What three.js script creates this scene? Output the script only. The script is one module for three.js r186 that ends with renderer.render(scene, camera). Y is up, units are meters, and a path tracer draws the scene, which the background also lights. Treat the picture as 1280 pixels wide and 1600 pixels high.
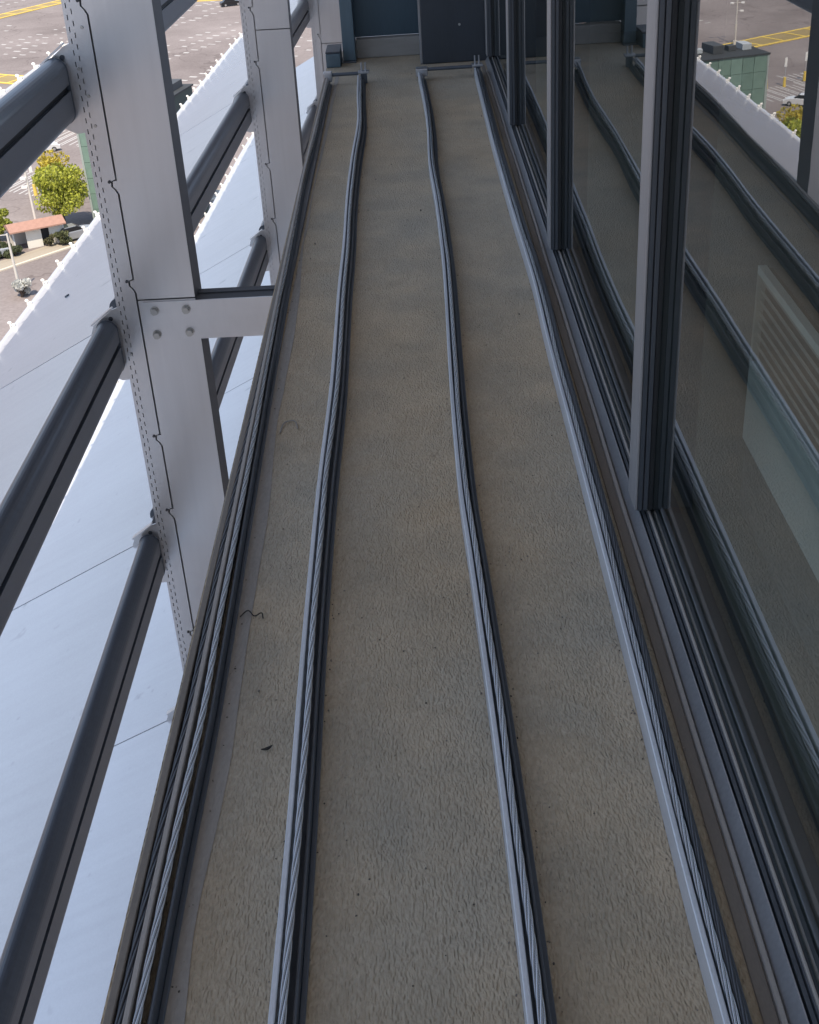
import * as THREE from 'three';
import { RoundedBoxGeometry } from 'three/addons/geometries/RoundedBoxGeometry.js';
import { mergeGeometries } from 'three/addons/utils/BufferGeometryUtils.js';

// ---------------------------------------------------------------- camera, sky, sun, exposure
const scene = new THREE.Scene();
const camera = new THREE.PerspectiveCamera(45.45, 819 / 1024, 0.05, 6000);
camera.position.set(0, 1.6, 0);
{
  // the phone looks 31 degrees down the walkway and is rolled by nearly 4 degrees
  const right = [0.99823685, -0.05522653, -0.02175356], down = [0.05853313, 0.85506924, 0.51519945], fwd = [-0.00985188, -0.51556438, 0.85679421];
  const X = new THREE.Vector3(right[0], -down[0], -fwd[0]);
  const Y = new THREE.Vector3(-right[1], down[1], fwd[1]);
  const Z = new THREE.Vector3(-right[2], down[2], fwd[2]);
  camera.quaternion.setFromRotationMatrix(new THREE.Matrix4().makeBasis(X, Y, Z));
}
const SUN = new THREE.Vector3(-0.082, 0.86, 0.5).normalize();
{ // hazy summer sky, paler towards the horizon and round the sun
  const w = 512, h = 256, d = new Float32Array(w * h * 4), v = new THREE.Vector3();
  for (let y = 0; y < h; y++) for (let x = 0; x < w; x++) {
    const el = ((y + 0.5) / h - 0.5) * Math.PI, az = ((x + 0.5) / w - 0.5) * 2 * Math.PI;
    v.set(Math.cos(el) * Math.cos(az), Math.sin(el), Math.cos(el) * Math.sin(az));
    const t = Math.pow(Math.max(0, v.y), 0.55), g = Math.exp(-(1 - v.dot(SUN)) * 9) * 0.55, k = 4 * (y * w + x);
    d[k] = 0.62 * (1 - t) + 0.255 * t + g * 0.52; d[k + 1] = 0.70 * (1 - t) + 0.39 * t + g * 0.50; d[k + 2] = 0.81 * (1 - t) + 0.665 * t + g * 0.46; d[k + 3] = 1;
  }
  const sky = new THREE.DataTexture(d, w, h, THREE.RGBAFormat, THREE.FloatType);
  sky.mapping = THREE.EquirectangularReflectionMapping; sky.magFilter = sky.minFilter = THREE.LinearFilter; sky.needsUpdate = true;
  scene.background = sky; scene.environment = sky;
}
const sun = new THREE.DirectionalLight(0xfff1dd, 4.3);
sun.position.copy(SUN).multiplyScalar(200);
sun.castShadow = true;
sun.shadow.mapSize.set(4096, 4096);
Object.assign(sun.shadow.camera, { left: -160, right: 160, top: 330, bottom: -60, near: 1, far: 700 });
scene.add(sun, sun.target);
const renderer = new THREE.WebGLRenderer({ antialias: true });
renderer.toneMapping = THREE.LinearToneMapping;
renderer.toneMappingExposure = 1.5;
renderer.shadowMap.enabled = true;

// ---------------------------------------------------------------- helpers
let seed = 20477;
const rnd = () => { seed = (seed + 0x6D2B79F5) | 0; let t = Math.imul(seed ^ (seed >>> 15), 1 | seed); t = (t + Math.imul(t ^ (t >>> 7), 61 | t)) ^ t; return ((t ^ (t >>> 14)) >>> 0) / 4294967296; };
const rr = (a, b) => a + (b - a) * rnd();
const col = (r, g, b) => new THREE.Color().setRGB(r, g, b);
const taken = {};
function numbered(n) { const k = taken[n] = (taken[n] ?? -1) + 1; return k ? `${n}_${String(k).padStart(3, '0')}` : n; }
function thing(name, label, category, pos = [0, 0, 0], turn = 0, group) {
  const o = new THREE.Group(); o.name = numbered(name); o.position.set(...pos); o.rotation.y = turn;
  o.userData = { label, category }; if (group) o.userData.group = group;
  scene.add(o); return o;
}
function part(name, geo, mat, parent) {
  const m = new THREE.Mesh(Array.isArray(geo) ? mergeGeometries(geo.map(g => g.index ? g.toNonIndexed() : g)) : geo, mat);
  m.name = name; m.castShadow = m.receiveShadow = true; parent.add(m); return m;
}
function solo(name, geo, mat, label, category, group) {
  const m = part(numbered(name), geo, mat, scene); m.userData = { label, category }; if (group) m.userData.group = group; return m;
}
function struct(name, geo, mat) { const m = part(name, geo, mat, scene); m.userData.kind = 'structure'; return m; }
const box = (x0, x1, y0, y1, z0, z1) => new THREE.BoxGeometry(x1 - x0, y1 - y0, z1 - z0).translate((x0 + x1) / 2, (y0 + y1) / 2, (z0 + z1) / 2);
const rbox = (x0, x1, y0, y1, z0, z1, r = 0.003) => new RoundedBoxGeometry(x1 - x0, y1 - y0, z1 - z0, 1, r).translate((x0 + x1) / 2, (y0 + y1) / 2, (z0 + z1) / 2);
// a profile in x,y drawn out along -z from z0 to z1
function profile(pts, z0, z1, bevel = 0) {
  const s = new THREE.Shape(pts.map(p => new THREE.Vector2(...p)));
  const g = new THREE.ExtrudeGeometry(s, { depth: z0 - z1 - 2 * bevel, bevelEnabled: bevel > 0, bevelSize: bevel, bevelThickness: bevel, bevelSegments: 1, bevelOffset: -bevel, curveSegments: 10 });
  return g.translate(0, 0, z1 + bevel);
}
function uvMetres(g, fx, fy) {   // texture coordinates from two world axes
  const p = g.attributes.position, uv = new Float32Array(p.count * 2);
  for (let i = 0; i < p.count; i++) { const v = [p.getX(i), p.getY(i), p.getZ(i)]; uv[2 * i] = fx(v); uv[2 * i + 1] = fy(v); }
  g.setAttribute('uv', new THREE.BufferAttribute(uv, 2)); return g;
}
// periodic value noise
const HT = new Float32Array(65536); for (let i = 0; i < 65536; i++) HT[i] = rnd();
const h2 = (x, y, s) => HT[(x * 7919 + y * 104729 + s * 15731 + ((x * y) & 1023) * 31) & 65535];
function vn(x, y, px, py, s) {
  const xi = Math.floor(x), yi = Math.floor(y), fx = x - xi, fy = y - yi, u = fx * fx * (3 - 2 * fx), v = fy * fy * (3 - 2 * fy);
  const m = (a, n) => ((a % n) + n) % n, x0 = m(xi, px), x1 = m(xi + 1, px), y0 = m(yi, py), y1 = m(yi + 1, py);
  const a = h2(x0, y0, s), b = h2(x1, y0, s), c = h2(x0, y1, s), d = h2(x1, y1, s);
  return a + (b - a) * u + (c - a) * v + (a - b - c + d) * u * v;
}
function fbm(u, v, n, m, s, oct = 4) { let t = 0, a = 0.5, w = 0; for (let o = 0; o < oct; o++) { t += a * vn(u * n, v * m, n, m, s + o); w += a; a *= 0.5; n *= 2; m *= 2; } return t / w; }
function tex(w, h, fn, srgb = true) {
  const d = new Uint8Array(w * h * 4);
  for (let j = 0; j < h; j++) for (let i = 0; i < w; i++) { const c = fn(i / w, j / h); const k = 4 * (j * w + i); d[k] = Math.max(0, Math.min(255, c[0])); d[k + 1] = Math.max(0, Math.min(255, c[1])); d[k + 2] = Math.max(0, Math.min(255, c[2])); d[k + 3] = 255; }
  const t = new THREE.DataTexture(d, w, h); t.wrapS = t.wrapT = THREE.RepeatWrapping; t.magFilter = THREE.LinearFilter; t.minFilter = THREE.LinearMipmapLinearFilter; t.generateMipmaps = true;
  if (srgb) t.colorSpace = THREE.SRGBColorSpace; t.needsUpdate = true; return t;
}
const spline = pts => { const P = [...pts].sort((a, b) => a[1] - b[1]); return z => {   // smooth x(z) through points [x, z]
  if (z <= P[0][1]) return P[0][0]; if (z >= P[P.length - 1][1]) return P[P.length - 1][0];
  let i = 0; while (P[i + 1][1] < z) i++; const t = (z - P[i][1]) / (P[i + 1][1] - P[i][1]);
  const p0 = P[Math.max(0, i - 1)], p1 = P[i], p2 = P[i + 1], p3 = P[Math.min(P.length - 1, i + 2)], dz = p2[1] - p1[1];
  const m1 = (p2[0] - p0[0]) / (p2[1] - p0[1]) * dz, m2 = (p3[0] - p1[0]) / (p3[1] - p1[1]) * dz;
  return (2 * t ** 3 - 3 * t * t + 1) * p1[0] + (t ** 3 - 2 * t * t + t) * m1 + (-2 * t ** 3 + 3 * t * t) * p2[0] + (t ** 3 - t * t) * m2; }; };

// ---------------------------------------------------------------- materials
const M = {};
const std = (c, roughness = 0.6, metalness = 0, extra = {}) => new THREE.MeshStandardMaterial({ color: c, roughness, metalness, ...extra });
// concrete of the walkway: broomed into short ridges along the walk
const wormBump = tex(1024, 1024, (u, v) => {
  const wu = u + 0.010 * (fbm(u, v, 12, 12, 11, 2) - 0.5) + 0.006 * (fbm(u, v, 40, 30, 17, 2) - 0.5), wv = v + 0.012 * (fbm(u, v, 10, 10, 23, 2) - 0.5);
  const a = vn(wu * 200, wv * 72, 200, 72, 3), b = vn(wu * 300, wv * 120, 300, 120, 5), c = vn(u * 256, v * 256, 256, 256, 7);
  const patch = 0.6 + 0.4 * fbm(u, v, 5, 5, 31, 2);
  const q = (0.62 * a + 0.28 * b + 0.10 * c) * patch + 0.2; return [255 * q, 255 * q, 255 * q];
}, false);
const wormBump2 = wormBump.clone(); wormBump2.repeat.set(1 / 0.62, 2 / 0.62);
const floorMap = tex(512, 2048, (u, v) => {
  const n1 = fbm(u, v, 3, 26, 41, 5), n2 = fbm(u, v, 9, 80, 47, 4), n3 = vn(u * 400, v * 1500, 400, 1500, 53), n4 = fbm(u, v, 2, 12, 61, 3), sp = vn(u * 160, v * 1400, 160, 1400, 67);
  let L = 163 + 15 * (n1 - 0.5) + 22 * (n2 - 0.5) + 17 * (n3 - 0.5); const w = (n4 - 0.5) * 16 + (n2 - 0.5) * 8;
  if (sp > 0.982) L -= 22; if (sp < 0.01) L += 14;
  if (n1 > 0.6 && n2 > 0.47) L -= 5; return [L + 9 + w, L - 6, L - 29 - w];
});
M.concrete = std(0xffffff, 0.93, 0, { map: floorMap, bumpMap: wormBump, bumpScale: 0.0058 });
wormBump.repeat.set(1.2 / 0.62, 11 / 0.62);   // floor uv runs 0..1 over 1.2 m by 11 m
const grunge = tex(512, 512, (u, v) => { const n = fbm(u, v, 4, 4, 71, 6), f = vn(u * 200, v * 200, 200, 200, 73); const q = 234 + 30 * (n - 0.5) + 14 * (f - 0.5); return [q, q, q]; });
const softMap = tex(512, 512, (u, v) => { const n = fbm(u, v, 3, 3, 271, 4), st = fbm(u, v, 40, 3, 277, 3); const q = 247 + 10 * (n - 0.5) + 7 * (st - 0.5); return [q, q, q]; });
const streakMap = tex(1024, 1024, (u, v) => { const n = fbm(u, v, 4, 4, 171, 5), st = fbm(u, v, 3, 60, 177, 4), f = vn(u * 400, v * 400, 400, 400, 181), d = fbm(u, v, 24, 24, 187, 3); let q = 238 + 16 * (n - 0.5) + 8 * (st - 0.5) + 6 * (f - 0.5); if (d > 0.78) q -= 60 * (d - 0.78) * 3; return [q, q, q + 1]; });
const grungeRough = tex(512, 512, (u, v) => { const n = fbm(u, v, 5, 5, 79, 5); const q = 150 + 150 * (n - 0.5); return [q, q, q]; }, false);
const G = (c, r, m = 0, ex = {}) => std(c, r, m, { map: grunge, ...ex });
M.sealant = G(col(0.385, 0.350, 0.305), 0.85, 0, { bumpMap: wormBump2, bumpScale: 0.0022 });
M.brownEdge = G(col(0.24, 0.205, 0.17), 0.9);
M.galv = G(col(0.70, 0.72, 0.75), 0.4, 0.25);
M.tanBar = G(col(0.40, 0.36, 0.32), 0.55, 0.2);
M.slate = G(col(0.105, 0.122, 0.145), 0.45, 0.15);
M.rope = std(col(0.52, 0.53, 0.545), 0.26, 0.9);
M.ropeDark = std(col(0.10, 0.105, 0.115), 0.45, 0.5);
M.fitting = std(col(0.45, 0.46, 0.48), 0.35, 0.8);
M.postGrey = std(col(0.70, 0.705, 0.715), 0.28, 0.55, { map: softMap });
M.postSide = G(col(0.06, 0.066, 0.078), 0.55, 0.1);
M.dark = std(col(0.02, 0.021, 0.023), 0.8);
M.tube = std(col(0.098, 0.120, 0.152), 0.3, 0.2, { map: grunge });
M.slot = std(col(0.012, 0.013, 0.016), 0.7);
M.blade = std(col(0.82, 0.83, 0.86), 0.2, 0.42, { map: streakMap });
M.clip = std(col(0.82, 0.81, 0.78), 0.5);
M.bolt = std(col(0.46, 0.46, 0.44), 0.35, 0.8);
M.frame = std(col(0.100, 0.110, 0.124), 0.42, 0.2, { map: grunge });
M.frameFront = std(col(0.34, 0.34, 0.345), 0.38, 0.25, { map: grunge });
M.capAlu = std(col(0.42, 0.41, 0.405), 0.4, 0.25, { map: grunge });
M.gasket = std(col(0.016, 0.017, 0.018), 0.65);
M.flashing = G(col(0.42, 0.38, 0.34), 0.55, 0.2);
M.glass = new THREE.MeshPhysicalMaterial({ color: col(0.74, 0.80, 0.76), roughness: 0.0, metalness: 0, transmission: 1, thickness: 0, ior: 5.0, specularColor: col(0.93, 1.0, 0.96), bumpMap: tex(256, 256, (u, v) => { const n = 255 * fbm(u, v, 3, 6, 211, 2); return [n, n, n]; }, false), bumpScale: 0.0007 });   // reflective coated glazing
M.wallBlue = G(col(0.058, 0.098, 0.132), 0.33, 0.35);
M.wallDark = G(col(0.050, 0.060, 0.074), 0.42, 0.2);
M.columnBlue = G(col(0.11, 0.165, 0.205), 0.36, 0.3);
M.kerbStone = G(col(0.33, 0.32, 0.30), 0.85);
M.soffit = std(col(0.74, 0.73, 0.71), 0.8);
M.roomWall = std(col(0.22, 0.23, 0.215), 0.9);
M.roomFloor = std(col(0.26, 0.265, 0.24), 0.9);
M.cabinet = std(col(0.78, 0.82, 0.79), 0.6);
M.slat = std(col(0.46, 0.45, 0.40), 0.5);

// ---------------------------------------------------------------- walkway slab, added shading soffit
const GY = -38.4;   // level of the car park
const FL = -0.06, SX = -0.575, TOP = 7.0, HEAD = 3.4;   // floor level, slab edge, soffit, head of the windows
{
  const top = new THREE.PlaneGeometry(1.2, 11, 1, 1).rotateX(-Math.PI / 2).translate(SX + 0.6, FL, -3.7);
  const slab = struct('walkway_floor', top, M.concrete);
  part('slab_edge', box(SX, SX + 1.2, FL - 0.36, FL - 0.004, -9.2, 1.8), M.kerbStone, slab);
  struct('shade_ceiling', box(-3.4, 6.0, TOP, TOP + 0.3, -34, 7), M.soffit);  // unseen slab, added and sized to keep sun off walkway and posts
  struct('upper_wall', box(0.50, 0.72, HEAD + 0.002, TOP, -9.2, 3), M.soffit);
  struct('building_wall', box(-0.45, 6.0, GY, FL - 0.365, -34, 6), M.soffit);
  // room behind the glass
  struct('room_floor', box(0.645, 6.0, -0.3, -0.03, -9.1, 3), M.roomFloor);
  struct('room_back_wall', box(5.9, 6.1, -0.03, TOP, -9.1, 3), M.roomWall);
  struct('room_end_wall', box(0.72, 5.9, -0.03, TOP, -9.2, -9.1), M.roomWall);
  struct('room_near_wall', box(0.72, 5.9, -0.03, TOP, 2.9, 3.05), M.roomWall);
}
// ---------------------------------------------------------------- cable tracks on the floor
const r1r = spline([[-0.467, -1.0], [-0.470, -1.54], [-0.468, -1.98], [-0.482, -2.84], [-0.500, -4.01], [-0.514, -5.26], [-0.520, -5.86], [-0.512, -6.73], [-0.507, -7.5], [-0.505, -8.14]]);
const r1l = z => -0.552;
const r2l = spline([[-0.296, -1.0], [-0.300, -1.58], [-0.309, -2.16], [-0.313, -2.82], [-0.308, -3.46], [-0.317, -4.29], [-0.318, -4.79], [-0.327, -5.51], [-0.324, -6.17], [-0.314, -6.82], [-0.332, -7.46], [-0.345, -8.04]]);
const r3l = spline([[0.095, -1.0], [0.088, -1.71], [0.071, -2.45], [0.062, -2.78], [0.063, -3.41], [0.075, -4.29], [0.077, -4.64], [0.071, -5.33], [0.057, -5.96], [0.064, -6.59], [0.060, -7.18], [0.037, -8.07]]);
const r4l = spline([[0.383, -1.0], [0.381, -1.4], [0.386, -1.95], [0.391, -2.88], [0.393, -3.71], [0.400, -4.3], [0.391, -5.08], [0.386, -6.12], [0.389, -6.94], [0.394, -7.96]]);
// smooth sealant coat beside the outer rail, with a ragged inner edge
{
  const s = new THREE.Shape(); s.moveTo(-0.50, 1.0);
  s.lineTo(-0.50, 8.5); const n = 160;
  for (let i = n; i >= 0; i--) { const z = 1.0 + 7.4 * i / n; s.lineTo(1.03 * r1r(-z) + 0.044 + 0.018 * (fbm(z / 10, 0.3, 14, 3, 91, 3) - 0.5) * 2, z); }
  
  const g = new THREE.ExtrudeGeometry(s, { depth: 0.0014, bevelEnabled: false }).rotateX(-Math.PI / 2);
  uvMetres(g, v => v[0], v => v[2] * 0.5);
  const m = struct('sealant_strip', g, M.sealant); m.position.y = FL + 0.0005;
}

const wob = (k, a = 0.0022) => z => a * (vn(z * 3.1 + 40, k, 400, 50, 5 + k) - 0.5) * 2;
// a strip with a rounded-off rectangular section that follows x(z)
function stripGeo(fx, w, y0, y1, z0 = 0.0, z1 = -8.05, step = 0.06) {
  const pos = [], idx = [], uv = [], c = 0.0016; const sec = [[0, y0], [0, y1 - c], [c, y1], [w - c, y1], [w, y1 - c], [w, y0]];
  const n = Math.round((z0 - z1) / step);
  for (let k = 0; k < sec.length - 1; k++) for (let i = 0; i <= n; i++) {
    const z = z0 + (z1 - z0) * i / n; for (const q of [sec[k], sec[k + 1]]) { const W = typeof fx === 'function' ? fx(z) : fx; pos.push(W + q[0], q[1], z); uv.push(z * 0.8, q[0] * 3 + q[1] * 3); }
  }
  for (let k = 0; k < sec.length - 1; k++) for (let i = 0; i < n; i++) { const b = k * (n + 1) * 2 + i * 2; idx.push(b, b + 1, b + 2, b + 1, b + 3, b + 2); }
  const b0 = pos.length / 3; for (const e of [z0, z1]) for (const q of sec) { pos.push(fx(e) + q[0], q[1], e); uv.push(0, 0); }
  idx.push(b0, b0 + 1, b0 + 5, b0 + 1, b0 + 4, b0 + 5, b0 + 1, b0 + 2, b0 + 4, b0 + 2, b0 + 3, b0 + 4, b0 + 6, b0 + 11, b0 + 7, b0 + 7, b0 + 11, b0 + 10, b0 + 7, b0 + 10, b0 + 8, b0 + 8, b0 + 10, b0 + 9);
  const g = new THREE.BufferGeometry(); g.setAttribute('position', new THREE.Float32BufferAttribute(pos, 3)); g.setAttribute('uv', new THREE.Float32BufferAttribute(uv, 2)); g.setIndex(idx); g.computeVertexNormals(); return g;
}
// laid wire rope: strands wound round x(z), y(z)
function ropeGeo(fx, fy, R, strands = 5, lay = 0.30, z0 = 0.0, z1 = -8.05) {
  const rs = R * 0.38, rc = R - rs, rad = 6, step = 0.009, n = Math.round((z0 - z1) / step), pos = [], nor = [], idx = [], uv = [];
  for (let s = 0; s < strands; s++) {
    const b = pos.length / 3;
    for (let i = 0; i <= n; i++) {
      const z = z0 + (z1 - z0) * i / n, a = 2 * Math.PI * (z / lay + s / strands), cx = fx(z) + rc * Math.cos(a), cy = fy(z) + rc * Math.sin(a);
      const tx = -Math.sin(a), ty = Math.cos(a), sl = 2 * Math.PI * rc / lay;
      for (let j = 0; j < rad; j++) { const q = 2 * Math.PI * j / rad, nx = Math.cos(q), ny = Math.sin(q), k = (nx * tx + ny * ty) * sl; pos.push(cx + rs * nx, cy + rs * ny, z); const l = Math.hypot(nx, ny, k); nor.push(nx / l, ny / l, -k / l); uv.push(z, j); }
    }
    for (let i = 0; i < n; i++) for (let j = 0; j < rad; j++) { const p = b + i * rad + j, q = b + i * rad + (j + 1) % rad; idx.push(p, p + rad, q, q, p + rad, q + rad); }
  }
  const g = new THREE.BufferGeometry(); g.setAttribute('position', new THREE.Float32BufferAttribute(pos, 3)); g.setAttribute('normal', new THREE.Float32BufferAttribute(nor, 3)); g.setAttribute('uv', new THREE.Float32BufferAttribute(uv, 2)); g.setIndex(idx); return g;
}
function twinFitting(t, x, z) {   // two upright bolts on a small plate
  part('anchor_plate', rbox(x - 0.035, x + 0.035, 0.002, 0.016, z - 0.03, z + 0.03, 0.003), M.fitting, t);
  part('anchor_foot', rbox(x - 0.02, x + 0.02, FL, 0.001, z - 0.02, z + 0.02, 0.003), M.slate, t);
  for (const s of [-1, 1]) part('anchor_bolt', new THREE.CylinderGeometry(0.006, 0.006, 0.05, 8).translate(x + s * 0.013, 0.041, z), M.fitting, t);
}
{
  const GR = 'cable tracks along the walkway floor', B = FL + 0.001;
  { // outer track on the slab edge
    const t = thing('cable_track', 'outermost cable track on the open edge of the walkway, with a tan bar', 'cable track', [0, 0, 0], 0, GR);
    const sl = z => r1r(z) - 0.020, f = z => Math.min(1, (r1r(z) - 0.020 - r1l(z)) / 0.064);
    part('side_wall', stripGeo(sl, 0.006, B, -0.020), M.slate, t);  // slate tone carries the shade of the side facing away from daylight
    part('foot_flange', stripGeo(z => sl(z) + 0.0062, 0.010, B, FL + 0.007), M.slate, t);
    part('channel_bed', stripGeo(z => r1l(z) + 0.002, 0.040, B, -0.046), M.slate, t);
    part('wire_rope', ropeGeo(z => sl(z) - 0.011 * f(z) - 0.001 + wob(1)(z), z => -0.010, 0.0072), M.rope, t);
    part('edge_bar', stripGeo(z => sl(z) - 0.029 * f(z) - 0.004, 0.010, -0.03, 0.001), M.tanBar, t);
    part('wire_rope', ropeGeo(z => sl(z) - 0.040 * f(z) + wob(2)(z), z => -0.009, 0.0072), M.ropeDark, t);
    part('edge_angle', stripGeo(z => r1l(z), 0.014, FL - 0.02, -0.002), M.brownEdge, t);
    part('cross_bar', new THREE.CylinderGeometry(0.011, 0.011, 0.20, 10).rotateZ(Math.PI / 2).translate(-0.44, 0.008, -8.06), M.slate, t);
    part('clamp', rbox(-0.56, -0.505, -0.03, 0.026, -8.10, -8.03, 0.006), M.fitting, t);
  }
  const track = (label, fx, twin, k) => {
    const t = thing('cable_track', label, 'cable track', [0, 0, 0], 0, GR), w = twin ? 0.043 : 0.033;
    part('channel_bed', stripGeo(z => fx(z) + 0.002, w, B, -0.050), M.slate, t);
    part('edge_bar', stripGeo(fx, 0.010, B, 0.0), M.galv, t);
    part('wire_rope', ropeGeo(z => fx(z) + 0.0210 + wob(k)(z), z => -0.0095, 0.0072), M.rope, t);
    if (twin) part('wire_rope', ropeGeo(z => fx(z) + 0.0352 + wob(k + 9, 0.0008)(z), z => -0.011, 0.0060, 5, 0.26), M.ropeDark, t);
    part('side_wall', stripGeo(z => fx(z) + w, 0.006, B, -0.026), M.slate, t);  // dark colour includes the shade on the side turned from daylight
    if (!twin) part('foot_flange', stripGeo(z => fx(z) + w + 0.0062, 0.010, B, FL + 0.007), M.slate, t);
    return t;
  };
  const t2 = track('second cable track from the open edge, left of the middle of the floor', r2l, false, 3); twinFitting(t2, -0.305, -8.09);
  const t3 = track('third cable track, right of the middle of the floor', r3l, false, 5);
  part('clamp', rbox(0.025, 0.10, -0.03, 0.018, -8.10, -8.02, 0.006), M.fitting, t3);
  part('cross_bar', new THREE.CylinderGeometry(0.011, 0.011, 0.28, 10).rotateZ(Math.PI / 2).translate(0.241, 0.006, -8.06), M.slate, t3);
  const t4 = track('cable track closest to the window sill, with two ropes', r4l, true, 7); twinFitting(t4, 0.415, -8.09);
  // bits of litter
  const leaf = (x, z, s, a) => { const sh = new THREE.Shape(); sh.moveTo(-s, 0); sh.quadraticCurveTo(-s * 0.2, s * 0.55, s, 0.1 * s); sh.quadraticCurveTo(0, -s * 0.5, -s, 0); const g = new THREE.ExtrudeGeometry(sh, { depth: 0.0015, bevelEnabled: false, curveSegments: 6 }); const p = g.attributes.position; for (let i = 0; i < p.count; i++) p.setZ(i, p.getZ(i) + 0.35 * p.getX(i) ** 2 / s + 0.002); return g.rotateX(-Math.PI / 2).rotateY(a).translate(x, FL + 0.0032, z); };
  solo('dead_leaf', leaf(-0.365, -1.86, 0.013, 0.4), std(col(0.018, 0.015, 0.013), 0.8), 'small black curled leaf lying between the two left tracks', 'leaf');
  solo('twig', new THREE.TubeGeometry(new THREE.CatmullRomCurve3([[-0.470, 0.006, -2.32], [-0.452, 0.012, -2.335], [-0.436, 0.006, -2.32], [-0.42, 0.010, -2.326], [-0.415, 0.005, -2.31]].map(p => new THREE.Vector3(p[0], p[1] + FL, p[2]))), 20, 0.0016, 5), std(col(0.03, 0.026, 0.022), 0.8), 'thin dark curly twig beside the outermost track', 'twig');
  solo('pale_scrap', new THREE.TubeGeometry(new THREE.CatmullRomCurve3([[-0.435, 0.004, -3.13], [-0.425, 0.006, -3.19], [-0.40, 0.005, -3.20], [-0.385, 0.004, -3.15]].map(p => new THREE.Vector3(p[0] * 1.04, p[1] + FL, p[2] * 1.04))), 16, 0.002, 5), std(col(0.30, 0.28, 0.25), 0.8), 'short pale curved scrap of fibre on the sealant strip', 'scrap');
}

// ---------------------------------------------------------------- window wall
const GX = 0.541;
{
  const w = thing('window_wall', 'dark framed glass wall along the right side of the walkway', 'window wall');
  const ZA = 2.0, ZB = -8.545, S = -0.030;
  const sill = part('sill', profile([[0.4955, FL], [0.515, S - 0.003], [0.516, S - 0.016], [0.520, S - 0.016], [0.520, S], [0.527, S], [0.527, S - 0.010], [0.530, S - 0.010], [0.530, S + 0.004], [0.538, S + 0.006], [0.545, S + 0.010], [0.64, S + 0.010], [0.64, FL]], ZA, ZB), M.frame, w);
  part('front_strip', profile([[0.4925, FL + 0.001], [0.4955, FL + 0.001], [0.5155, S - 0.002], [0.5145, S + 0.0005], [0.512, S]], ZA, ZB), M.frameFront, sill);
  part('glazing_bead', rbox(0.5315, 0.5375, S + 0.0065, S + 0.014, ZB, ZA, 0.002), M.flashing, sill);
  part('flashing', stripGeo(z => 0.480 + 0.0016 * Math.sin(z * 5.1) * Math.sin(z * 1.7), 0.010, FL + 0.001, FL + 0.013, ZA, -8.2), M.flashing, sill);
  part('edge_filler', stripGeo(z => 0.455, 0.0245, FL + 0.0008, FL + 0.004, ZA, -8.4), M.brownEdge, sill);
  const mz = [1.31, -0.69, -2.67, -4.64, -6.62, -8.47], Y0 = S + 0.021, Y1 = HEAD;
  for (const z of mz) {
    const m = part('mullion', [box(0.504, 0.514, Y0, Y1, z - 0.050, z + 0.050), box(0.514, 0.518, Y0, Y1, z - 0.038, z + 0.038), box(0.518, 0.528, Y0, Y1, z - 0.049, z + 0.049), box(0.528, 0.64, Y0, Y1, z - 0.044, z + 0.044)], M.frame, w);
    part('cover_cap', rbox(0.4965, 0.5035, Y0, Y1, z - 0.050, z + 0.050, 0.003), M.capAlu, m);
    for (const s of [-1, 1]) part('gasket', box(0.530, 0.5395, Y0, Y1, z + s * 0.0475 - 0.003, z + s * 0.0475 + 0.003), M.gasket, m);
  }
  for (let i = 0; i < mz.length - 1; i++) part('glass_pane', new THREE.PlaneGeometry(mz[i] - mz[i + 1] - 0.088, Y1 - S - 0.011).rotateY(-Math.PI / 2).translate(GX, (Y1 + S + 0.011) / 2, (mz[i] + mz[i + 1]) / 2), M.glass, w);
  // heating cabinet inside, right behind the first pane
  const c = thing('heater_cabinet', 'pale low cabinet with a slatted front, behind the glass', 'cabinet');
  part('body', [box(0.757, 0.775, 0.17, 0.378, -2.645, 2.6), box(0.757, 0.775, 0.59, 0.608, -2.645, 2.6)], M.cabinet, c);
  part('stile', box(0.757, 0.775, 0.3785, 0.5895, -2.6449, -2.632), M.slat, c);
  part('plinth', box(0.765, 0.775, -0.028, 0.17, -2.645, 2.6), std(col(0.24, 0.25, 0.24), 0.6), c);
  part('back_panel', box(0.776, 0.79, -0.03, 0.600, -2.645, 2.6), std(col(0.16, 0.155, 0.135), 0.8), c);  // darkened colour stands in for shade in the gaps between slats
  for (let k = 0; k < 8; k++) part('slat', new THREE.BoxGeometry(0.003, 0.013, 5.22).rotateZ(0.35).translate(0.766, 0.394 + k * 0.0262, -0.02), M.slat, c);
}

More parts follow.
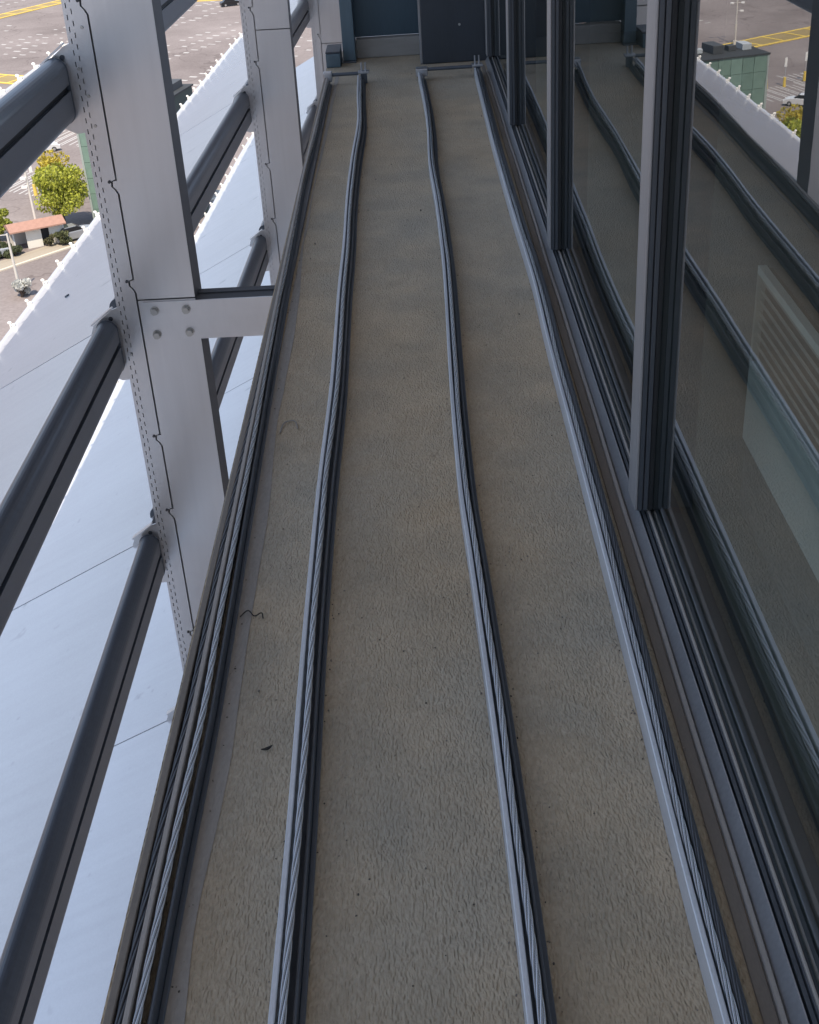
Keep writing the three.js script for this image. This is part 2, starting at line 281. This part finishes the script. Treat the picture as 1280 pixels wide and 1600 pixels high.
// ---------------------------------------------------------------- end of the walkway
{
  const w = thing('end_wall', 'dark blue panelled wall closing the far end of the walkway', 'wall');
  part('panel', rbox(-0.44, 0.10, 0.072, TOP, -8.995, -8.945, 0.004), M.wallBlue, w);
  part('base_kerb', rbox(-0.374, 0.077, FL, 0.066, -8.98, -8.89, 0.008), M.kerbStone, w);
  part('pier', rbox(0.078, 0.60, FL + 0.002, TOP, -9.05, -8.55, 0.006), M.wallDark, w);
  part('pier_trim', rbox(0.062, 0.0775, FL + 0.002, TOP, -8.88, -8.56, 0.003), M.frameFront, w);
  for (const y of [0.18, 0.9, 1.6]) part('screw', new THREE.CylinderGeometry(0.008, 0.008, 0.008, 8).rotateX(Math.PI / 2).translate(0.33, y, -8.546), M.bolt, w);
  const c = thing('corner_column', 'slate blue steel column at the far outer corner of the walkway', 'column');
  part('shaft', rbox(-0.462, -0.376, FL + 0.012, TOP, -8.94, -8.77, 0.006), M.columnBlue, c);
  part('base_plate', rbox(-0.473, -0.374, FL, FL + 0.012, -8.95, -8.75, 0.003), M.slate, c);
  const k = thing('corner_kerb', 'low grey kerb block between the far column and the edge', 'kerb');
  part('block', rbox(-0.574, -0.475, FL, 0.028, -8.92, -8.63, 0.006), M.columnBlue, k);
  part('cap', rbox(-0.574, -0.475, 0.0285, 0.041, -8.92, -8.64, 0.003), M.postSide, k);
}

// ---------------------------------------------------------------- louvre facade: posts, tubes, blades
const NODES = [[-1.0, 0], [-8.6, 0], [-16.2, 0.2], [-23.8, 0.5], [-31.4, 0.92]];
const LEVEL = [-0.09, -1.96, -3.85, -5.74, -7.63, -9.52];        // heights of the tubes
const PL = -2.27, PR = -1.68, PB = -11.6, PT = 6.998;
function post(i, label, hooks, joint, beam) {
  const [z, dx] = NODES[i];
  const t = thing('facade_post', label, 'post', [dx, 0, z], 0, 'posts carrying the louvres');
  t.rotation.z = -0.0105;
  const seam = side => { // the seam between the two cover plates, with a hook-shaped catch at each height in hooks
    const o = side * 0.0065, P = [[-2.112 + o, PT]];
    for (const y of hooks) P.push([-2.112 + o, y + 0.012 + (side > 0 ? 0 : 0.01)], [-2.145 + o, y + 0.008], [-2.148 + o, y - 0.03], [-2.128 + o, y - 0.052], [-2.112 + o, y - 0.085]);
    P.push([-2.112 + o, PB]); return P;
  };
  const L = new THREE.Shape([[PL, PB], [PL, PT], ...seam(-1)].map(p => new THREE.Vector2(...p)));
  for (let y = -7.5, k = 0; y < 1.2; y += 0.074, k++) for (const c of [0, 1]) {
    const x = PL + 0.022 + c * 0.032, yy = y + c * 0.037, h = new THREE.Path(); h.moveTo(x - 0.0034, yy - 0.017); h.lineTo(x + 0.0034, yy - 0.017); h.lineTo(x + 0.0034, yy + 0.017); h.lineTo(x - 0.0034, yy + 0.017); h.closePath(); L.holes.push(h);
  }
  const plate = s => uvMetres(new THREE.ExtrudeGeometry(s, { depth: 0.010, bevelEnabled: false }).translate(0, 0, -0.010), v => v[0] * 0.7 + i * 0.37, v => v[1] * 0.4);
  part('edge_plate', plate(L), M.postGrey, t);
  const R = seam(1), cut = (y0, y1) => { // cover plate between two heights
    const pts = []; const at = y => { for (let k = 0; k < R.length - 1; k++) if (R[k][1] >= y && R[k + 1][1] <= y) { const f = (R[k][1] - y) / Math.max(1e-6, R[k][1] - R[k + 1][1]); return [R[k][0] + f * (R[k + 1][0] - R[k][0]), y]; } return R[R.length - 1]; };
    pts.push([PR, y0], [PR, y1], at(y1)); for (const q of R) if (q[1] < y1 - 1e-4 && q[1] > y0 + 1e-4) pts.push(q); pts.push(at(y0));
    return plate(new THREE.Shape(pts.map(p => new THREE.Vector2(...p))));
  };
  part('cover_plate', cut(joint + 0.006, PT - 0.001), M.postGrey, t);
  part('cover_plate', cut(PB + 0.001, joint - 0.006), M.postGrey, t);
  part('core', box(PL + 0.004, PR - 0.012, PB, PT, -0.30, -0.10), M.postGrey, t);
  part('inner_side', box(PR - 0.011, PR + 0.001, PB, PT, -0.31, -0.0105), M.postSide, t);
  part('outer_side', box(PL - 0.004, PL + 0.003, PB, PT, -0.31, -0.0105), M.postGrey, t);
  for (const y of hooks) part('catch_pin', new THREE.CylinderGeometry(0.011, 0.011, 0.012, 8).rotateX(Math.PI / 2).translate(-2.162, y + 0.006, 0.004), M.postSide, t);
  if (i === 1) for (const [x, y] of [[-2.165, 0.28], [-2.235, 0.02], [-2.20, -0.16], [-2.19, -0.36], [-2.225, -2.06]]) part('rivet', new THREE.CylinderGeometry(0.010, 0.012, 0.01, 8).rotateX(Math.PI / 2).translate(x, y, 0.004), M.bolt, t);
  for (const y of LEVEL) { // gusset that holds the tubes
    const s = new THREE.Shape([[PL - 0.0045, y + 0.27], [-2.315, y + 0.255], [-2.475, y + 0.135], [-2.505, y + 0.06], [-2.48, y - 0.12], [-2.40, y - 0.285], [-2.33, y - 0.32], [PL - 0.0045, y - 0.315]].map(p => new THREE.Vector2(...p)));
    const g = part('gusset', new THREE.ExtrudeGeometry(s, { depth: 0.014, bevelEnabled: false }).translate(0, 0, -0.03), M.postGrey, t);
    part('pin', new THREE.CylinderGeometry(0.017, 0.017, 0.012, 10).rotateX(Math.PI / 2).translate(-2.335, y + 0.185, -0.011), M.postSide, g);
    part('edge_rib', new THREE.BoxGeometry(0.215, 0.012, 0.05).rotateZ(0.63).translate(-2.395, y + 0.213, 0.0), M.postGrey, g);
  }
  if (beam) {
    const b = part('beam', [box(-2.066, SX + 0.01, -1.955, -1.650, 0.0015, 0.014)], M.postGrey, t);
    part('top_flange', [box(PR + 0.0015, SX + 0.01, -1.664, -1.6500, -0.20, 0.001), box(PR + 0.0015, SX + 0.01, -1.6495, -1.642, -0.20, -0.12)], M.postSide, b);
    part('bottom_flange', box(PR + 0.0015, SX + 0.01, -1.954, -1.940, -0.20, 0.001), M.postSide, b);
    for (const [x, y] of [[-1.99, -1.716], [-1.755, -1.716], [-2.0, -1.905], [-1.752, -1.895]]) {
      const q = part('bolt', new THREE.CylinderGeometry(0.034, 0.034, 0.006, 16).rotateX(Math.PI / 2).translate(x, y, 0.0172), M.bolt, b);
      part('bolt_head', new THREE.CylinderGeometry(0.026, 0.028, 0.042, 6).rotateX(Math.PI / 2).rotateZ(rr(0, 1)).translate(x, y, 0.035), M.bolt, b);
    }
  }
  return t;
}
post(0, 'grey facade post beside the camera at the near end', [0.44, -0.75], -1.63, false);
post(1, 'tall grey steel post nearest in the picture, with a bolted beam', [1.6, 0.44, -0.754, -1.49, -2.77, -3.45, -4.69], -1.634, true);
post(2, 'grey steel post second along the facade, with a cross joint near its top', [0.6, -0.77, -1.41, -2.70, -3.44, -4.9], -1.03, false);
post(3, 'farthest grey post, beside the slate blue corner column', [0.4, -1.0, -2.4, -3.6], -2.56, false);
post(4, 'hidden last post of the louvre facade beyond the end wall', [0.4, -2.0], -2.56, false);

const rounded = (() => { // section of a tube: upright and round-ended
  const r = 0.080, L = 0.135, P = []; for (let k = 0; k <= 14; k++) { const a = Math.PI * k / 14; P.push([r * Math.cos(a), L + r * Math.sin(a)]); } for (let k = 0; k <= 14; k++) { const a = Math.PI + Math.PI * k / 14; P.push([r * Math.cos(a), -L + r * Math.sin(a)]); }
  P.push([r, 0.004], [r - 0.022, 0.004], [r - 0.022, 0.046], [r, 0.046]); return P;
})();
const bayWord = ['in the nearest bay', 'in the second bay', 'in the third bay', 'in the farthest bay'];
const levWord = ['at floor level', 'one level below the floor', 'two levels below the floor', 'three levels below the floor', 'four levels below the floor', 'five levels below the floor'];
for (let b = 0; b < 4; b++) {
  const turnOf = k => k < 0 ? 0 : -Math.atan2(NODES[Math.min(k, 3) + 1][1] - NODES[Math.min(k, 3)][1], 7.6);
  const [z0, x0] = NODES[b], [z1, x1] = NODES[b + 1], len = Math.hypot(z1 - z0, x1 - x0), turn = -Math.atan2(x1 - x0, z0 - z1);
  for (let l = 0; l < LEVEL.length; l++) {
    const y = LEVEL[l];
    {
      const t = thing('louvre_tube', `dark slate rounded tube ${levWord[l]} ${bayWord[b]}`, 'tube', [x0, y, z0], turn, 'tubes between the facade posts');
      const g = profile(rounded, -0.36, -len + 0.035, 0); part('tube_body', uvMetres(g, v => v[2] * 0.3, v => v[0] + v[1]), M.tube, t); g.translate(-2.385, 0, 0);
      part('slot_back', box(-2.385 + 0.0575, -2.385 + 0.0585, 0.005, 0.045, -len + 0.04, -0.365), M.slot, t);  // near-black strip along the back of the slot
      for (const e of [-0.36, -len + 0.035]) { const c = new THREE.Shape(rounded.slice(0, 30).map(p => new THREE.Vector2(p[0] * 1.04 - 2.385, p[1] * 1.02))); part('end_cap', new THREE.ExtrudeGeometry(c, { depth: 0.014, bevelEnabled: false }).translate(0, 0, e - 0.007), M.tube, t); }
    }
    const yi = y + 0.13;   // inner edge of the blade
    const bl = thing('sunshade', `broad pale sloping sunshade ${levWord[l]} ${bayWord[b]}`, 'sunshade', [x0, yi, z0], turn, 'sloping sunshades of the facade');
    const sheet = profile([[-2.435, 0], [-3.868, -0.735], [-3.892, -0.732], [-3.897, -0.742], [-3.895, -0.80], [-3.888, -0.80], [-3.888, -0.752], [-3.868, -0.751], [-2.44, -0.014]], -0.009, -len + 0.009);
    { const p = sheet.attributes.position, m0 = (turnOf(b) - turnOf(b - 1)) / 2, m1 = -(turnOf(b + 1) - turnOf(b)) / 2; for (let i = 0; i < p.count; i++) p.setZ(i, p.getZ(i) + p.getX(i) * (p.getZ(i) > -len / 2 ? m0 : m1)); }   // mitred ends
    part('splice', profile([[-2.44, -0.0145], [-3.866, -0.752], [-3.866, -0.759], [-2.44, -0.0215]], 0.09, -0.04), M.postGrey, bl);
    part('sheet', uvMetres(sheet, v => v[0] * 0.35 + b * 0.31, v => v[2] * 0.23 + l * 0.17), M.blade, bl);
    if (l < 3) for (let d = 0.30; d < len - 0.1; d += 0.56) {
      const c = part('clip', [box(-3.90, -3.868, -0.731, -0.718, -d - 0.018, -d + 0.018), new THREE.SphereGeometry(0.017, 8, 6).scale(1.25, 1, 1).translate(-3.916, -0.706, -d), box(-3.918, -3.904, -0.75, -0.715, -d - 0.012, -d + 0.012)], M.clip, bl);
      c.rotation.set(0, 0, 0);
    }
    if (b === 1 && l === 1) part('drain_plug', new THREE.CylinderGeometry(0.022, 0.026, 0.012, 10).rotateZ(0.47).translate(-3.30, -0.44, -1.9), M.slate, bl);
  }
}
{ // grit gathered on the walkway floor
  const g = new THREE.DodecahedronGeometry(1, 0), N = 900, im = new THREE.InstancedMesh(g, G(col(0.20, 0.18, 0.155), 0.9), N), m = new THREE.Matrix4(), q = new THREE.Quaternion(), c = new THREE.Color();
  const lines = [z => r1r(z) + 0.012, z => r2l(z) - 0.012, z => r2l(z) + 0.06, z => r3l(z) - 0.012, z => r3l(z) + 0.06, z => r4l(z) - 0.012, z => 0.466];
  for (let i = 0; i < N; i++) {
    const z = -1.0 - 7.4 * Math.pow(rnd(), 1.1), k = Math.floor(rnd() * 12), sgn = k % 2 ? 1 : -1;
    const x = k < 7 ? lines[k](z) + sgn * Math.abs(rr(-0.5, 0.5) * rr(0, 1)) * 0.03 : rr(-0.46, 0.44), s = rr(0.0007, 0.0022) * (rnd() < 0.05 ? 1.8 : 1);
    q.setFromEuler(new THREE.Euler(rr(0, 6), rr(0, 6), rr(0, 6))); m.compose(new THREE.Vector3(x, FL + s * 0.6 + (x < -0.4 ? 0.0016 : 0), z), q, new THREE.Vector3(s * rr(0.8, 1.6), s * 0.8, s)); im.setMatrixAt(i, m);
    const v = rr(0.3, 1.6); im.setColorAt(i, c.setRGB(v, v * 0.97, v * 0.92));
  }
  im.name = 'grit'; im.userData = { kind: 'stuff', label: 'fine grit scattered over the walkway floor', category: 'grit' }; im.castShadow = im.receiveShadow = true; scene.add(im);
}

// ---------------------------------------------------------------- the car park far below
{
  const asphaltMap = tex(1024, 1024, (u, v) => { const a = fbm(u, v, 5, 5, 101, 6), p = fbm(u, v, 14, 14, 107, 4), f = vn(u * 512, v * 512, 512, 512, 109), cr = Math.abs(fbm(u, v, 7, 7, 113, 5) - 0.5); let L = 121 + 40 * (a - 0.5) + 26 * (p - 0.5) + 14 * (f - 0.5); if (cr < 0.006) L -= 16; return [L + 7, L - 3, L - 7]; });
  const g = new THREE.PlaneGeometry(3000, 3000).rotateX(-Math.PI / 2).translate(0, GY, -400); uvMetres(g, v => v[0] / 90, v => v[2] / 90);
  struct('ground', g, std(0xffffff, 0.9, 0, { map: asphaltMap }));
}
// markings and islands
const onGround = (g, k = 1) => g.translate(0, GY + 0.004 * k, 0);
const quad = (x, z, dx, dz, len, wid) => { const l = Math.hypot(dx, dz); return new THREE.PlaneGeometry(len, wid).rotateX(-Math.PI / 2).rotateY(Math.atan2(-dz, dx)).translate(x, 0, z); };
M.paint = std(col(0.72, 0.71, 0.68), 0.8); M.wornPaint = std(col(0.58, 0.56, 0.53), 0.9, 0, { map: grunge }); M.yellow = std(col(0.70, 0.50, 0.10), 0.75); M.dryGrass = std(col(0.36, 0.27, 0.12), 0.95, 0, { map: grunge }); M.pave = std(col(0.42, 0.36, 0.28), 0.9, 0, { map: grunge });
{
  // rows of short stall marks
  const a = [0.46, -0.885], q = [0.885, 0.46], out = [];
  for (const [p0, p1, s0, s1] of [[-186, -170, 176, 214], [-214, -204, 236, 262], [-150, -138, 178, 240], [-128, -116, 158, 205], [-170, -160, 205, 250], [-205, -196, 168, 205], [-158, -152, 250, 300], [-180, -168, 232, 290], [-136, -128, 214, 262], [-118, -110, 214, 262], [-240, -222, 205, 275], [-196, -188, 150, 190]])
    for (let p = p0; p <= p1; p += 4.1) for (let s = s0; s < s1; s += 2.6) { if (rnd() < 0.16) continue; const x = a[0] * s + q[0] * p, z = a[1] * s + q[1] * p; out.push(quad(x + rr(-.2, .2), z, q[0], q[1], rr(0.8, 1.7), rr(0.35, 0.65))); }
  const m = part('stall_marks', onGround(mergeGeometries(out), 1), M.wornPaint, scene); m.userData = { kind: 'structure' };
  // white hatching on the nearer lanes
  const h = [], d = [0.319, -0.948], n = [0.948, 0.319];
  const hatch = (cx, cz, rows, len) => { for (let k = -rows; k <= rows; k++) h.push(quad(cx + n[0] * k * 0.86 + d[0] * rr(-.8, .8), cz + n[1] * k * 0.86 + d[1] * rr(-.8, .8), d[0], d[1], len * rr(0.75, 1), 0.22)); };
  hatch(-50.2, -150.5, 7, 11); hatch(-48.0, -171.5, 8, 9); hatch(-58, -168, 6, 10); hatch(-56.5, -181, 5, 7);
  const m2 = part('lane_hatching', onGround(mergeGeometries(h), 2), M.wornPaint, scene); m2.userData = { kind: 'structure' };
}
function island(label, x0, z0, x1, z1, w) {
  const L = Math.hypot(x1 - x0, z1 - z0), t = thing('kerbed_island', label, 'traffic island', [x0, GY, z0], Math.atan2(-(z1 - z0), x1 - x0), 'yellow kerbed islands');
  for (const s of [-1, 1]) part('kerb', rbox(0, L, 0, 0.16, s * w / 2 - 0.22, s * w / 2 + 0.22, 0.03), M.yellow, t);
  for (let k = 0; k <= Math.floor(L / 5); k++) part('cross_kerb', box(k * 5, k * 5 + 0.4, 0, 0.157, -w / 2 + 0.22, w / 2 - 0.22), M.yellow, t);
  part('planting', box(0.02, L - 0.02, 0, 0.10, -w / 2 + 0.22, w / 2 - 0.22), M.dryGrass, t);
}
island('yellow kerbed island nearest behind the green building', -49, -203.5, -82, -224, 5.0);
island('yellow kerbed island farthest up at the left', -90.5, -284.5, -76, -310, 4.0);
island('yellow kerbed island at the very top between two posts', -48.5, -293, -36, -292, 5);
// pavement and kerb by the kiosk
{
  const g = quad(-40.5, -121.5, 0.679, -0.734, 60, 2.6); struct('pavement', onGround(g, 1), M.pave);
  const k = part('kerb_line', new THREE.BoxGeometry(60, 0.14, 0.3).rotateY(Math.atan2(0.734, 0.679)).translate(-40.2 + 0.9, GY + 0.07, -121.5 + 0.85), std(col(0.62, 0.55, 0.44), 0.85), scene); k.userData.kind = 'structure';
}
// kiosk with a red roof
{
  const t = thing('kiosk', 'low kiosk with a salmon red roof and white walls beside the trees', 'kiosk', [-40.3, GY, -125.6], 0.46); t.scale.setScalar(0.86);
  part('roof', new THREE.ExtrudeGeometry(new THREE.Shape([[-1.9, 0], [0, 0.55], [1.9, 0], [1.9, -0.16], [-1.9, -0.16]].map(p => new THREE.Vector2(...p))), { depth: 6.8, bevelEnabled: false }).rotateY(Math.PI / 2).translate(-3.4, 2.5, 0), std(col(0.44, 0.25, 0.19), 0.85, 0, { map: grunge }), t);
  for (const [x0, x1] of [[-1.5, 0.35], [1.3, 3.0]]) part('wall', box(x0, x1, 0, 2.32, 1.1, 1.22), std(col(0.70, 0.67, 0.60), 0.8), t);
  part('wall', box(-3.1, 3.0, 0, 2.32, -1.4, -1.28), std(col(0.55, 0.52, 0.47), 0.8), t);
  part('doorway', box(0.36, 1.29, 0, 2.32, 0.9, 0.95), M.dark, t);  // near-black sheet stands in for the shade inside the opening
  for (const x of [-3.0, 3.05]) part('post', box(x - 0.07, x + 0.07, 0, 2.33, 1.2, 1.34), M.paint, t);
}
// foliage: leaf faces scattered in clumps
const leafGeo = (n, clumps, size) => {
  const pos = [], nor = [], idx = []; let k = 0;
  for (const [cx, cy, cz, r] of clumps) for (let i = 0; i < n; i++) {
    const u = rnd() * 2 - 1, a = rnd() * 6.283, q = Math.sqrt(1 - u * u), R = r * (0.55 + 0.5 * Math.cbrt(rnd()) * rr(0.7, 1.1));
    const c = new THREE.Vector3(cx + R * q * Math.cos(a), cy + 0.85 * R * u, cz + R * q * Math.sin(a)), s = size * rr(0.6, 1.4);
    const e = new THREE.Euler(rr(0, 6.28), rr(0, 6.28), rr(0, 6.28)), A = new THREE.Vector3(s, 0, 0).applyEuler(e), B = new THREE.Vector3(0, s * 0.6, 0).applyEuler(e), N = new THREE.Vector3(0, 0, 1).applyEuler(e);
    for (const [p, w] of [[-1, 0], [0, 1], [1, 0], [0, -1]]) { pos.push(c.x + A.x * p + B.x * w, c.y + A.y * p + B.y * w, c.z + A.z * p + B.z * w); nor.push(N.x, N.y, N.z); }
    idx.push(k, k + 2, k + 1, k, k + 3, k + 2); k += 4;
  }
  const g = new THREE.BufferGeometry(); g.setAttribute('position', new THREE.Float32BufferAttribute(pos, 3)); g.setAttribute('normal', new THREE.Float32BufferAttribute(nor, 3)); g.setIndex(idx); return g;
};
const leafMat = c => new THREE.MeshPhysicalMaterial({ color: c, roughness: 0.9, transmission: 0.35, thickness: 0, side: THREE.DoubleSide });
const trunkMat = std(col(0.10, 0.07, 0.05), 0.9);
function tree(name, label, x, z, h, r, c, nc, trunkH) {
  const t = thing(name, label, name.includes('shrub') ? 'shrub' : 'tree', [x, GY, z]);
  const cl = []; for (let i = 0; i < nc; i++) { const a = rr(0, 6.28), q = Math.sqrt(rnd()) * r * 0.72; cl.push([q * Math.cos(a), trunkH + (h - trunkH) * rr(0.15, 0.85) * (1 - 0.25 * q / r), q * Math.sin(a), r * rr(0.22, 0.42)]); }
  const geos = [new THREE.CylinderGeometry(0.07, 0.15, h * 0.6, 7).translate(0, h * 0.3, 0)];
  for (const q of cl.slice(0, 7)) { const A = new THREE.Vector3(0, trunkH * 0.75, 0), B = new THREE.Vector3(q[0], q[1], q[2]), d = B.clone().sub(A); const g = new THREE.CylinderGeometry(0.025, 0.06, d.length(), 5).translate(0, d.length() / 2, 0); g.applyQuaternion(new THREE.Quaternion().setFromUnitVectors(new THREE.Vector3(0, 1, 0), d.clone().normalize())); geos.push(g.translate(A.x, A.y, A.z)); }
  part('trunk', geos, trunkMat, t); part('crown', leafGeo(150, cl, 0.17), leafMat(c), t); return t;
}
tree('broadleaf_tree', 'bright green tree behind the red roofed kiosk', -38.6, -130.6, 7.4, 3.3, col(0.40, 0.42, 0.04), 48, 1.5);
tree('broadleaf_tree', 'yellow leaved tree behind the bright green tree', -41.4, -140.5, 6.4, 2.6, col(0.52, 0.42, 0.04), 26, 1.2);
tree('broadleaf_tree', 'green tree at the left end of the kiosk', -45.0, -127.3, 3.8, 1.8, col(0.32, 0.35, 0.035), 16, 0.8);
tree('leafy_shrub', 'dark green shrub in front of the kiosk wall', -41.9, -122.3, 1.5, 0.8, col(0.07, 0.09, 0.03), 7, 0.2);
tree('leafy_shrub', 'small olive shrub by the kiosk doorway', -38.9, -124.6, 1.4, 0.6, col(0.14, 0.13, 0.05), 6, 0.2);
tree('leafy_shrub', 'low olive shrub against the right white wall of the kiosk', -37.4, -124.9, 1.7, 1.0, col(0.12, 0.13, 0.04), 9, 0.2);
tree('leafy_shrub', 'wide dark shrub between the silver car and the kiosk', -43.0, -121.9, 1.6, 1.1, col(0.08, 0.10, 0.03), 9, 0.2);
tree('pale_shrub', 'whitish shrub at the foot of the near lamp post', -37.9, -109.8, 2.0, 1.0, col(0.62, 0.62, 0.58), 9, 0.2);
// lamp posts
function lamp(label, x, z, h, heads) {
  const t = thing('lamp_post', label, 'lamp post', [x, GY, z], 0, 'lamp posts on the car park');
  part('base', new THREE.CylinderGeometry(0.34, 0.40, 0.7, 12).translate(0, 0.35, 0), std(col(0.62, 0.58, 0.50), 0.9), t);
  part('pole', new THREE.CylinderGeometry(0.09, 0.15, h - 0.7, 10).translate(0, 0.7 + (h - 0.7) / 2, 0), std(col(0.66, 0.62, 0.56), 0.5, 0.2), t);
  for (const [y, dx, dz] of heads) { part('arm', new THREE.CylinderGeometry(0.035, 0.035, Math.hypot(dx, dz), 6).rotateZ(Math.PI / 2).translate(Math.hypot(dx, dz) / 2, 0, 0).rotateY(Math.atan2(-dz, dx)).translate(0, y, 0), std(col(0.6, 0.58, 0.55), 0.5, 0.3), t); part('lamp_head', rbox(dx - 0.3, dx + 0.3, y - 0.16, y + 0.10, dz - 0.2, dz + 0.2, 0.05), M.paint, t); }
}
lamp('tall lamp post in front of the kiosk', -40.2, -125.9, 12.5, [[6.0, -0.35, 0.1], [6.9, -0.3, 0.1], [12.4, 0.9, 0], [12.4, -0.9, 0]]);
lamp('shorter lamp post nearest to the facade, with one arm to the left', -38.6, -111.6, 5.6, [[5.5, -1.5, 0.2]]);
lamp('lamp post standing at the end of the yellow island', -50.6, -205.9, 13, [[6.4, 0.9, 0], [6.4, -0.9, 0], [5.2, -0.8, 0], [12.8, 1.0, 0], [12.8, -1.0, 0]]);
function sign(label, x, z) {
  const t = thing('marker_post', label, 'marker post', [x, GY, z], 0, 'yellow footed marker posts');
  part('foot', new THREE.CylinderGeometry(0.20, 0.24, 1.3, 10).translate(0, 0.65, 0), M.yellow, t);
  part('shaft', new THREE.CylinderGeometry(0.05, 0.05, 1.6, 8).translate(0, 2.1, 0), std(col(0.4, 0.4, 0.4), 0.6), t);
  part('board', rbox(-0.19, 0.19, 2.7, 3.9, -0.04, 0.04, 0.02), M.paint, t);
}
sign('marker post beside the left corner of the green building', -47.7, -175.1);
sign('marker post second to the left of the green building', -50.4, -175.6);
sign('marker post third and farthest left of the green building', -54.2, -178.6);
sign('marker post beside the white hatching near the tall lamp post', -45.3, -144.1);
// green building
{
  const W = 11.5, D = 5.2, Hh = 13.6, t = thing('green_building', 'narrow green clad building with a dark flat roof', 'building', [-35.5, GY, -131.0], -0.24);
  const green = [col(0.20, 0.30, 0.25), col(0.22, 0.33, 0.28), col(0.18, 0.275, 0.23)].map(c => std(c, 0.35, 0.1, { map: grunge }));
  part('core', box(0.06, W - 0.06, 0, Hh - 0.1, -D + 0.06, -0.06), std(col(0.04, 0.06, 0.055), 0.7), t);
  for (let r = 0; r < 8; r++) for (let c = 0; c < 8; c++) { const blue = c > 5 && r > 5; part('panel', box(0.2 + c * 1.4, 0.2 + c * 1.4 + 1.36, 0.1 + r * 1.68, 0.1 + r * 1.68 + 1.64, -0.06, 0.0 + 0.02 * rnd()), blue ? std(col(0.06, 0.17, 0.42), 0.4) : green[(r * 3 + c * 5) % 3], t); }
  for (let r = 0; r < 8; r++) for (let c = 0; c < 3; c++) part('panel', box(-0.01, 0.06, 0.1 + r * 1.68, 0.1 + r * 1.68 + 1.64, -0.3 - c * 1.62 - 1.58, -0.3 - c * 1.62), green[(r + c) % 3], t);
  part('corner_trim', box(-0.04, 0.18, 0, Hh, -0.2, 0.04), std(col(0.30, 0.34, 0.32), 0.5), t);
  const roof = part('roof', box(-0.1, W + 0.1, Hh - 0.1, Hh + 0.05, -D - 0.1, 0.1), std(col(0.045, 0.05, 0.055), 0.9, 0, { map: grunge }), t);
  for (let k = 0; k < 6; k++) part('roof_unit', rbox(0.8 + k * 1.75, 0.8 + k * 1.75 + rr(0.8, 1.4), Hh + 0.05, Hh + rr(0.5, 0.9), -D + 0.5 + rr(0, 1.2), -D + 2.2 + rr(0, 1.4), 0.04), std(k % 3 ? col(0.06, 0.065, 0.07) : col(0.42, 0.45, 0.47), 0.7), roof);
}
// cars
function car(label, x, z, turn, c, group) {
  const t = thing('parked_car', label, 'car', [x, GY, z], turn, 'cars on the car park');
  const P = [[-2.2, 0.32], [-2.22, 0.75], [-1.95, 0.92], [-1.1, 1.0], [0.9, 1.0], [1.9, 0.86], [2.2, 0.66], [2.22, 0.32]].map(p => new THREE.Vector2(...p));
  part('body', new THREE.ExtrudeGeometry(new THREE.Shape(P), { depth: 1.62, bevelEnabled: true, bevelSize: 0.06, bevelThickness: 0.08, bevelSegments: 2 }).translate(0, 0, -0.81), std(c, 0.25, 0.3), t);
  const Q = [[-1.75, 0.98], [-1.25, 1.44], [0.15, 1.47], [0.95, 1.0]].map(p => new THREE.Vector2(...p));
  const cab = part('cabin', new THREE.ExtrudeGeometry(new THREE.Shape(Q), { depth: 1.36, bevelEnabled: true, bevelSize: 0.04, bevelThickness: 0.06, bevelSegments: 2 }).translate(0, 0, -0.68), std(col(0.02, 0.022, 0.025), 0.1, 0.2), t);
  part('roof', rbox(-1.2, 0.1, 1.47, 1.54, -0.66, 0.66, 0.03), std(c, 0.25, 0.3), cab);
  for (const wx of [-1.35, 1.38]) for (const s of [-1, 1]) { const w = part('wheel', new THREE.CylinderGeometry(0.33, 0.33, 0.22, 16).rotateX(Math.PI / 2).translate(wx, 0.33, s * 0.80), std(col(0.02, 0.02, 0.02), 0.8), t); part('rim', new THREE.CylinderGeometry(0.2, 0.2, 0.23, 12).rotateX(Math.PI / 2).translate(wx, 0.33, s * 0.802), std(col(0.5, 0.5, 0.5), 0.3, 0.7), w); }
  for (const s of [-1, 1]) part('headlight', rbox(2.16, 2.29, 0.62, 0.76, s * 0.62 - 0.14, s * 0.62 + 0.14, 0.02), M.paint, t);
}
car('black car parked at the very top between the posts', -37.9, -281, 0.35, col(0.02, 0.02, 0.022));
car('silver car at the left edge, beside the pavement', -44.3, -121.3, 0.75, col(0.50, 0.52, 0.54));
car('white car parked beside the white hatching', -49.6, -164.5, 0.5, col(0.75, 0.75, 0.74));
car('grey car half hidden behind the facade near the tree', -36.6, -126.6, 0.6, col(0.30, 0.31, 0.33));
renderer.render(scene, camera);
